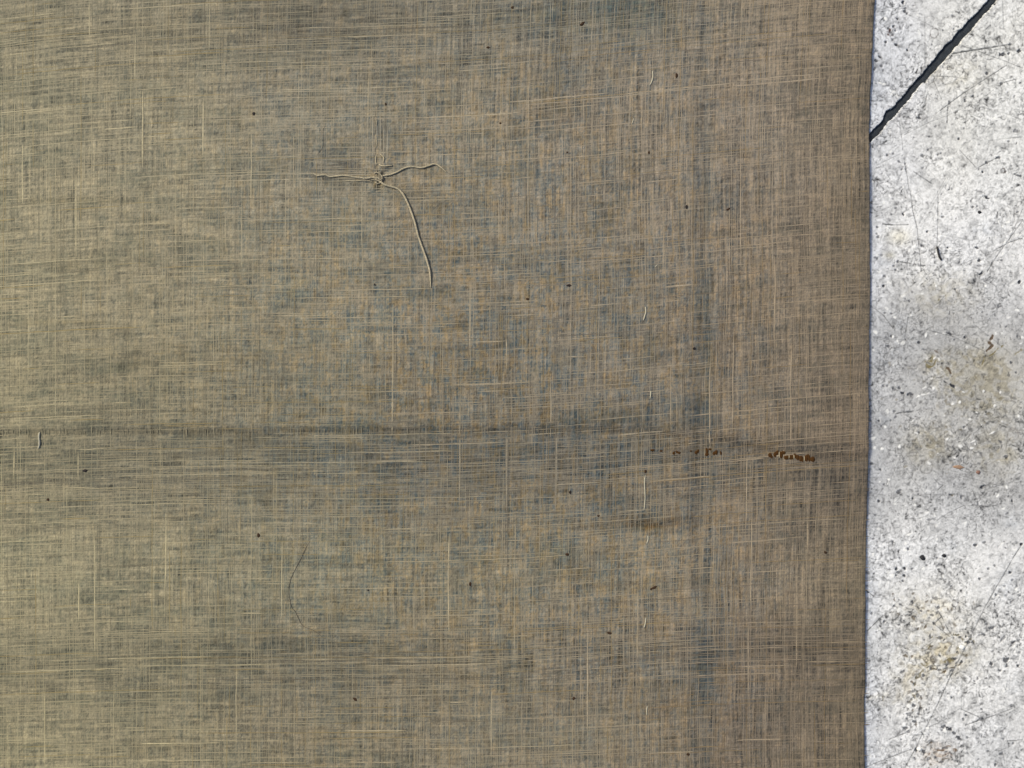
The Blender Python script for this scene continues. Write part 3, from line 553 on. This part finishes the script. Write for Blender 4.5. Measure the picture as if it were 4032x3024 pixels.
bpy.context.view_layer.update()
INV = Matrix.Translation(-cloth.location)
def adopt(o):
    o.parent = cloth; o.matrix_parent_inverse = INV
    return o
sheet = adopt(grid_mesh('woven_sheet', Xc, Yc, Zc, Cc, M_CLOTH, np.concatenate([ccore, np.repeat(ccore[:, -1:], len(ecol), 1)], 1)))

def zat(x, y):
    """height of the cloth surface"""
    x = np.asarray(x, float); y = np.asarray(y, float)
    return CLOTH_Z + fold(x, y)

# ---- slubs: thicker yarns standing proud of the weave
rng = np.random.default_rng(21)
SV, SF, SC = [], [], []
nv = 0
def basecol(x, y): return (1 + .10 * float(sm(x, 1500, 3100))) * bil(np.array([x]), np.array([y]))[0] * TONE
def ribbon(xs, ys, w, lift, col_, vertical):
    """ridge-shaped strip along a yarn, tapered at both ends"""
    global nv
    n = len(xs)
    t = np.linspace(0, 1, n)
    tp = np.clip(np.minimum(t, 1 - t) * 8, .25, 1) * (.75 + .5 * rng.random(n))
    z = zat(xs, ys)
    ww = w * tp
    if vertical: a = (xs - ww, ys); b = (xs + ww, ys)
    else: a = (xs, ys + ww); b = (xs, ys - ww)
    v = np.empty((n, 3, 3))
    v[:, 0, 0] = (a[0] - 2016) * PX; v[:, 0, 1] = (1512 - a[1]) * PX; v[:, 0, 2] = z - .00001
    v[:, 1, 0] = (xs - 2016) * PX; v[:, 1, 1] = (1512 - ys) * PX; v[:, 1, 2] = z + lift * tp
    v[:, 2, 0] = (b[0] - 2016) * PX; v[:, 2, 1] = (1512 - b[1]) * PX; v[:, 2, 2] = z - .00001
    i = (np.arange(n - 1) * 3 + nv)[:, None]
    if vertical: f = np.concatenate([np.hstack([i, i + 3, i + 4, i + 1]), np.hstack([i + 1, i + 4, i + 5, i + 2])])
    else: f = np.concatenate([np.hstack([i, i + 3, i + 4, i + 1]), np.hstack([i + 1, i + 4, i + 5, i + 2])])
    SV.append(v.reshape(-1, 3)); SF.append(f); SC.append(np.repeat((col_[None] * (.9 + .2 * rng.random((n, 1)))), 3, 0))
    nv += n * 3
cream = np.array([1.50, 1.47, 1.38])
def yarn_col(x, y, k):
    b = basecol(x, y)
    r = rng.random()
    if r < .70: return b * (1 + (cream - 1) * k * (.6 + .8 * rng.random()))
    if r < .90: return b * (1 - .30 * k)
    return b * np.array([1.12, 1.0, .74])
def warp(u, y0, y1, w, k, c=None):
    n = max(int((y1 - y0) / 26), 3)
    ys = np.linspace(y0, y1, n)
    xs = ux(u, ys) + 2.2 * (noise(ys / 60 + u, ys * 0 + u, 3) - .5)
    ribbon(xs, ys, w, .00007, yarn_col(xs[n // 2], ys[n // 2], k) if c is None else c, True)
def weft(v, x0, x1, w, k, c=None):
    n = max(int((x1 - x0) / 26), 3)
    xs = np.linspace(x0, x1, n)
    ys = np.full(n, float(v))
    for _ in range(4): ys = v - Dfun(xs, ys)
    ys = ys + 3.2 * (noise(xs / 45 + v, xs * 0 + v, 5) - .5)
    ribbon(xs, ys, w, .00007, yarn_col(xs[n // 2], ys[n // 2], k) if c is None else c, False)
u = -500.0
while u < 3418:
    dens = 11 - 2.5 * sm(u, 900, 3400)
    u += rng.exponential(dens) * .35 + dens * .65
    if u > 3418: break
    y = -300 + rng.random() * 300
    while y < 3300:
        ln = 60 + rng.exponential(300)
        warp(u + rng.normal(0, .6), y, y + ln, rng.uniform(.8, 1.5), rng.uniform(.25, 1.0))
        y += ln + rng.exponential(210)
v = -400.0
while v < 3700:
    nearfold = max(math.exp(-((v - 1900) / 130) ** 2), math.exp(-((v - 2620) / 130) ** 2), .7 * math.exp(-((v - 150) / 160) ** 2))
    dens = 12 - 3.5 * nearfold
    v += rng.exponential(dens) * .35 + dens * .65
    x = -400 + rng.random() * 400
    while x < 3400:
        ln = 50 + rng.exponential(170 + 260 * nearfold)
        if x > 0 or ln > 50: weft(v + rng.normal(0, .6), x, min(x + ln, 3424), rng.uniform(1.0, 1.9), rng.uniform(.4, 1.1))
        x += ln + rng.exponential(230 - 110 * nearfold)
# the yarns that stand out in the photograph
for i in range(9):      # drawn yarns above and left of the snag
    u_ = 1468 + i * 7.0 + rng.random() * 3; b = basecol(1490, 550); y0 = 420 + 90 * rng.random()
    warp(u_ * U0 / float(edge(550)), y0, 600 + 80 * rng.random(), 1.7, 1, b * (1.38 if i % 2 == 0 else .62))
for i in range(10):
    yy = 624 + i * 8.0 + rng.random() * 4; b = basecol(1350, 680); x0 = 1228 + 40 * rng.random()
    weft(float(yy + Dfun(1350, yy)), x0, 1340 + 140 * rng.random(), 1.7, 1, b * (1.38 if i % 2 == 0 else .62))
for (x, y0, y1, k) in ((353,0,165,1.5),(532,130,330,1.5),(562,360,660,1.7),(90,570,800,1.6),(800,380,620,1.6),(825,0,200,1.5),(990,530,800,1.5),(300,690,1008,1.3),
                       (2330,0,330,1.4),(1545,1200,1740,1.5),(2170,1500,1720,1.4),(2795,1400,1790,1.5),(2885,1300,1700,1.3),(3050,1010,1350,1.5),(2940,1780,2080,1.5),(3112,1350,1760,1.3),
                       (2958,2010,2400,1.5),(3138,2160,2640,1.5),(3180,2030,2180,1.6),(2315,2450,2900,1.5),(1765,2100,2500,1.6),(1935,2700,3000,1.5),(1110,2130,2450,1.5),(652,2016,2300,1.6),
                       (310,2290,2450,1.6),(372,2100,2600,1.3),(175,2700,3024,1.3),(930,2600,2970,1.3),(1810,1560,2000,1.3),(1995,1700,2016,1.4),(2190,1700,2016,1.4),(1850,1100,1400,1.3),(2640,1420,1700,1.3),
                       (55,1750,1900,1.5),(308,1780,1900,1.5),(1995,1320,1460,1.4),(2948,2450,2750,1.4),(2510,2320,2600,1.4)):
    u_ = x * U0 / float(edge((y0 + y1) / 2)); b = basecol(x, (y0 + y1) / 2)
    warp(u_, y0, y1, 2.3, 1, b * (1 + (cream - 1) * k))
for (x0, x1, y, k) in ((0,220,65,1.3),(480,900,22,1.3),(0,120,215,1.4),(400,545,505,1.6),(110,190,442,1.5),(1344,1700,140,1.3),(1650,2050,455,1.4),(2000,2400,385,1.1),(2400,2900,350,1.1),
                       (2900,3210,305,1.1),(2850,3250,325,1.1),(2170,2350,420,1.3),(1850,1990,1345,1.5),(1800,2100,1510,1.5),(2210,2300,1405,1.6),(1880,2000,1540,1.5),(2610,2740,1125,1.6),
                       (1600,2000,1748,1.5),(1360,1780,1780,1.3),(1480,1640,1815,1.4),(2430,2620,1705,1.5),(2560,2800,1885,1.6),(2160,2370,1905,1.5),(2850,3020,1812,1.4),(0,500,2640,1.3),(380,830,2590,1.5),
                       (500,1100,2620,1.4),(1400,2000,2620,1.4),(1450,1900,2590,1.3),(1760,1835,2766,1.8),(1350,1600,2878,1.7),(550,720,2928,1.9),(500,900,2994,1.5),(3240,3410,2526,1.4),(3170,3400,2602,1.4),
                       (2700,3100,2656,1.3),(2900,3100,2912,1.5),(2550,2750,2962,1.4),(440,530,2320,1.4),(930,1040,2415,1.5),(1500,1640,2083,1.5),(1650,1720,2108,1.4),(1190,1300,2600,1.4),(250,340,1920,1.4),
                       (120,180,1826,1.5),(290,420,1768,1.3),(2440,2560,2010,1.6),(3260,3410,2440,1.3),(2860,3100,2130,1.2),(1040,1250,2060,1.3)):
    yy = float(y + Dfun((x0 + x1) / 2, y)); b = basecol((x0 + x1) / 2, y)
    weft(yy, x0, x1, 2.4, 1, b * (1 + (cream - 1) * k))
me = bpy.data.meshes.new('slub_yarns')
SV = np.concatenate(SV).astype(np.float32); SF = np.concatenate(SF).astype(np.int32); SC = np.concatenate(SC)
me.vertices.add(len(SV)); me.vertices.foreach_set('co', SV.ravel())
me.loops.add(SF.size); me.loops.foreach_set('vertex_index', SF.ravel())
me.polygons.add(len(SF)); me.polygons.foreach_set('loop_start', np.arange(0, SF.size, 4, dtype=np.int32))
me.polygons.foreach_set('use_smooth', np.ones(len(SF), bool))
me.update(calc_edges=True)
at = me.color_attributes.new('vert_col', 'FLOAT_COLOR', 'POINT')
c4 = np.ones((len(SV), 4), np.float32); c4[:, :3] = np.clip(SC, 0, .9); at.data.foreach_set('color', c4.ravel())
me.materials.append(M_SLUB)
slubs = bpy.data.objects.new('slub_yarns', me); scene.collection.objects.link(slubs); adopt(slubs)
tag(slubs, kind='stuff')
print('slub tris', len(SF) * 2, 'cloth tris', Xc.size * 2, 'floor tris', X.size * 2)

# ------------------------------------------------------------------ loose threads, stitches, flecks
def smooth_path(pts, n):
    pts = np.array(pts, float)
    dd = np.r_[0, np.cumsum(np.hypot(*np.diff(pts[:, :2], axis=0).T))]
    t = np.linspace(0, dd[-1], n)
    out = []
    for s in t:
        i = min(max(np.searchsorted(dd, s, side='right') - 1, 0), len(pts) - 2)
        f = (s - dd[i]) / (dd[i + 1] - dd[i])
        p0, p1, p2, p3 = pts[max(i - 1, 0)], pts[i], pts[i + 1], pts[min(i + 2, len(pts) - 1)]
        out.append(.5 * ((2 * p1) + (-p0 + p2) * f + (2 * p0 - 5 * p1 + 4 * p2 - p3) * f * f + (-p0 + 3 * p1 - 3 * p2 + p3) * f ** 3))
    return np.array(out)
def tube(name, pts, r, mat, rise=.6, seg=6, step=7, taper=True, ground=None, flat=1.0):
    """round strand lying on the cloth (or floor); radii in photograph pixels"""
    pts = np.array(pts, float)
    ln = np.hypot(*np.diff(pts[:, :2], axis=0).T).sum()
    n = max(int(ln / step), 5)
    p = smooth_path(pts, n)
    g = zat(p[:, 0], p[:, 1]) if ground is None else np.full(n, ground)
    vs, fs = [], []
    tan_ = np.gradient(p[:, :2], axis=0); tan_ /= np.maximum(np.hypot(*tan_.T), 1e-6)[:, None]
    for i in range(n):
        t = i / (n - 1)
        rr = r * (min(1, .35 + 6 * min(t, 1 - t)) if taper else 1) * (.88 + .24 * rng.random())
        z = g[i] + rr * PX * rise
        nx_, ny_ = -tan_[i, 1], tan_[i, 0]
        for k in range(seg):
            a = 2 * math.pi * k / seg
            o_ = math.cos(a) * rr
            X_, Y_, _ = P(p[i, 0] + nx_ * o_, p[i, 1] + ny_ * o_)
            vs.append((X_, Y_, z + math.sin(a) * rr * PX * flat))
    for i in range(n - 1):
        for k in range(seg):
            a = i * seg + k; b = i * seg + (k + 1) % seg
            fs.append((a, a + seg, b + seg, b))
    fs.append(tuple(range(seg))); fs.append(tuple(range((n - 1) * seg, n * seg))[::-1])
    return raw_mesh(name, vs, fs, mat)
def z1(x, y): return 1100 + x / 1.844, 350 + y / 1.844
TH = [('pulled_thread', [(725,632),(762,634),(820,622),(870,600),(905,580),(960,567),(1030,575),(1080,562),(1130,548),(1170,568),(1218,608)], 3.4, 1.3, 'loose yarn running right from the snag'),
      ('pulled_thread', [(248,610),(275,630),(340,627),(372,640),(470,632),(560,645),(640,652),(700,640)], 3.6, .9, 'loose yarn lying left of the snag'),
      ('pulled_thread', [(668,660),(720,668),(770,700),(850,722),(892,755),(925,812),(952,875),(985,970),(1012,1075),(1050,1180),(1080,1270),(1096,1340),(1100,1445)], 4.2, 1.4, 'long loose yarn trailing down from the snag'),
      ('pulled_thread', [(480,668),(560,672),(620,666),(680,676)], 2.2, .8, None),
      ('pulled_thread', [(722,545),(735,556),(760,564),(825,556)], 2.6, 1.2, None),
      ('pulled_thread', [(702,205),(706,240),(704,275)], 2.0, .6, None),
      ('pulled_thread', [(700,330),(705,380),(703,430)], 2.0, .6, None),
      ('pulled_thread', [(703,480),(700,520),(706,560)], 2.2, .7, None),
      ('pulled_thread', [(728,470),(760,500),(755,545)], 2.2, 1.0, None),
      ('pulled_thread', [(690,625),(705,612),(730,620),(752,645),(740,662),(705,650),(685,640)], 2.8, 1.9, None),
      ('pulled_thread', [(676,640),(700,655),(728,650),(745,672),(715,690),(690,672)], 2.6, 1.6, None)]
for nm, pts, r, rise, lb in TH:
    o = adopt(tube(nm, [z1(*p) for p in pts], r, M_THREAD, rise * .8, flat=.8))
    if lb: o['label'] = lb
# white basting stitches
for pts, r in (([(157,1700),(156,1722),(158,1740),(156,1756),(151,1767)], 5.0), ([(2568,280),(2571,300),(2566,322),(2559,335)], 3.2), ([(2496,465),(2492,478),(2487,490)], 2.2),
               ([(2541,1208),(2543,1228),(2538,1246),(2533,1262)], 3.4), ([(2563,1538),(2562,1555),(2559,1570)], 3.0), ([(2541,1872),(2538,1900),(2540,1960),(2536,2010)], 2.8),
               ([(2551,2108),(2552,2125),(2547,2140)], 3.2), ([(2544,2432),(2541,2455),(2536,2472)], 3.2), ([(2549,2780),(2547,2800),(2548,2818)], 2.6), ([(2590,1040),(2578,1052)], 2.0)):
    adopt(tube('stitch', pts, r * .8, M_WHITE, .5, step=5, flat=.7))
# stitch holes beside the basting
def lump_mesh(name, seed, n=10, rings=3, flat=.5):
    r_ = np.random.default_rng(seed)
    rad = .75 + .5 * r_.random(n)
    vs, fs = [], []
    for k in range(rings):
        rr = math.cos(k / rings * math.pi / 2); zz = math.sin(k / rings * math.pi / 2) * flat
        for i in range(n):
            a = 2 * math.pi * i / n
            w = rr * rad[i] * (.93 + .14 * r_.random())
            vs.append((math.cos(a) * w, math.sin(a) * w, zz))
    vs.append((0, 0, flat))
    for k in range(rings - 1):
        for i in range(n):
            j = (i + 1) % n
            fs.append((k * n + i, k * n + j, (k + 1) * n + j, (k + 1) * n + i))
    for i in range(n): fs.append(((rings - 1) * n + i, (rings - 1) * n + (i + 1) % n, rings * n))
    me = bpy.data.meshes.new(name); me.from_pydata(vs, [], fs); me.polygons.foreach_set('use_smooth', [True] * len(fs)); me.update()
    return me
LM = {}
def lump(name, x, y, rx, ry, ang, mat, z=None, thick=.35, seed=0, flat=.5):
    key = (seed % 5, mat.name)
    if key not in LM:
        LM[key] = lump_mesh(name, 100 + seed % 5, flat=.5); LM[key].materials.append(mat)
    o = bpy.data.objects.new(name, LM[key]); scene.collection.objects.link(o)
    zz = (float(zat(x, y)) + 3.5e-5) if z is None else z - 1e-5
    o.location = P(x, y, zz); o.rotation_euler = (0, 0, -ang); o.scale = (rx * PX, ry * PX, min(rx, ry) * PX * thick * 2)
    return o
FL = [(2293,93,11,5.5,-.6,0),(1922,187,6.5,4.5,0,0),(2018,30,6,5,0,0),(2664,298,6,9,.2,0),(2703,815,4.5,9,0,1),(2868,823,8,4,-.5,0),(2240,1124,9,5,0,1),(2078,1178,7,4.5,.3,0),(1476,1121,4.5,4.5,0,1),
      (2733,1372,5.5,6,0,1),(1000,448,5.5,7,-.3,1),(335,1853,9,6,0,1),(190,1967,6,5,0,0),(1018,2108,7,8,.2,0),(2245,1938,5,7,0,1),(2577,2313,10,5,-.4,0),(2564,2320,4,5,0,0),(1852,2300,4.5,8,0,0),(2400,2493,11,4.5,0,0),
      (2233,2183,7,6,0,0),(2260,2750,5,7,.4,0),(1398,2754,9,5.5,.7,0),(2710,2970,7,5,.3,0),(3248,2174,7,5,0,0),(1970,485,4,4.5,0,0),(2357,2031,5,4,0,0),(1450,2325,3.5,3.5,0,1),(2234,600,4,3.5,0,0),(1519,410,4.5,5,0,0),(2555,600,4,6,0,0),(2542,1856,4,7,0,0)]
for i, (x, y, rx, ry, a, b) in enumerate(FL):
    adopt(lump('plant_fleck', x, y, rx, ry, a, M_BLACKFLECK if b else M_FLECK, seed=i))
def z2(x, y): return 2450 + x / 2.458, 1600 + y / 2.458
BS = [(295,423,20,8),(378,432,13,7),(500,452,12,12),(528,440,11,10),(548,449,14,10),(665,432,10,6),(718,446,14,14),(738,432,9,12),(822,432,14,22),(850,415,14,9),(822,466,16,12),(890,455,12,14),(912,445,14,18),(955,452,10,14),
      (1428,470,16,18),(1446,488,10,10),(1478,466,14,20),(1500,448,14,18),(1536,470,18,24),(1556,448,20,16),(1590,492,24,16),(1625,492,14,18),(1645,490,12,18),(1670,480,16,18),(1690,492,14,22),(1722,500,16,22),(1738,512,10,20),(1776,498,16,26),(1800,498,14,26),(1832,507,20,22)]
for i, (x, y, rx, ry) in enumerate(BS):
    X_, Y_ = z2(x, y)
    adopt(lump('brown_stitch', X_, Y_, rx / 2.458 * 1.1, ry / 2.458 * 1.3, 0, M_BROWN, seed=i, thick=.35))
for x0, y0, x1, y1 in ((1752,478,1752,535),(1655,465,1655,515),(1610,470,1608,505),(1516,440,1516,500)):
    a, b = z2(x0, y0), z2(x1, y1)
    adopt(tube('cream_yarn', [a, ((a[0] + b[0]) / 2, (a[1] + b[1]) / 2), b], 1.5, M_THREAD, 1.6, step=4))

# fuzz standing out of the selvedge
fv, ff = [], []
for i in range(70):
    y0 = rng.uniform(-50, 3070); x0 = float(ux(3429.0, np.array([y0]))[0]); z0 = float(zat(x0 - 4, y0)) * .85
    ln = rng.uniform(3, 11); an = rng.uniform(-1.1, 1.1)
    for k in range(3):
        t = k / 2; xx = x0 + ln * t * math.cos(an); yy = y0 + ln * t * math.sin(an + .5 * t)
        for (dx, dz) in ((-.45, 0), (.45, 0), (0, .8)):
            X_, Y_, _ = P(xx, yy + dx); fv.append((X_, Y_, z0 + dz * PX - t * .0001))
    for k in range(2):
        a = i * 9 + k * 3
        for m in range(3): ff.append((a + m, a + 3 + m, a + 3 + (m + 1) % 3, a + (m + 1) % 3))
fz = adopt(raw_mesh('edge_fuzz', fv, ff, M_THREAD)); tag(fz, kind='stuff')

# hairs lying on the cloth
def z3(x, y): return 1000 + x / 2.764, 2000 + y / 2.764
h = tube('hair', [z3(*p) for p in ((605,365),(562,440),(500,570),(445,675),(402,770),(380,870),(382,960),(410,1080),(450,1130),(520,1270),(590,1310),(640,1330),(700,1370),(770,1425))], .95, M_HAIR, .9, seg=5)
tag(h, 'fine dark curved hair lying on the lower left middle of the cloth', 'hair')
h = tube('hair', [(1282,495), (1272,515), (1274,560), (1268,585), (1256,600), (1250,612)], .6, M_HAIR, 1.0, seg=5)
tag(h, 'short faint hair on the cloth left of the vertical pulled threads', 'hair')

# ------------------------------------------------------------------ loose bits on the concrete
tag(tube('black_splinter', [q(QB, 868, 482), q(QB, 876, 530), q(QB, 888, 575), q(QB, 908, 606)], 4.2, M_GRIT, 1.0, ground=.0, step=5),
    'thin curved black splinter on the concrete right of the cloth', 'splinter')
x, y = q(QC, 1060, 752)
tag(lump('bark_flake', x, y, 20, 7.5, .12, M_TAN, z=.0, thick=.4, seed=1), 'elongated tan bark flake on the concrete near its brown grit grain', 'flake')
x, y = q(QC, 1233, 797)
tag(lump('grit_grain', x, y, 8.5, 7.5, .3, M_RED, z=.0, thick=.6, seed=2), 'square reddish brown grit grain just right of the tan bark flake', 'grit')
x, y = q(QC, 748, 1545)
tag(lump('grit_grain', x, y, 11.5, 8, .7, M_GRIT, z=.0, thick=.5, seed=3), 'largest black grit grain on the lower pale concrete near the cloth', 'grit')
x, y = q(QC, 935, 1525)
tag(lump('grit_grain', x, y, 6.5, 7, .2, M_GRIT, z=.0, thick=.5, seed=4), 'smaller round black grit grain just right of the largest black grain', 'grit')
x, y = q(QB, 1245, 185)
tag(lump('grit_grain', x, y, 6.5, 6, .2, M_GRIT, z=.0, thick=.5, seed=0), 'round black grit grain on the bright concrete above the curved splinter', 'grit')
x, y = q(QD, 1058, 645)
tag(lump('quartz_chip', x, y, 11, 8.5, .3, M_CHIP, z=.0, thick=.5, seed=2), 'bright white chip beside the long diagonal scratch near rusty marks', 'chip')
x, y = q(QD, 695, 1505)
tag(lump('quartz_chip', x, y, 9, 8, .1, M_CHIP, z=.0, thick=.5, seed=1), 'bright white chip at the lower end of the long diagonal scratch', 'chip')
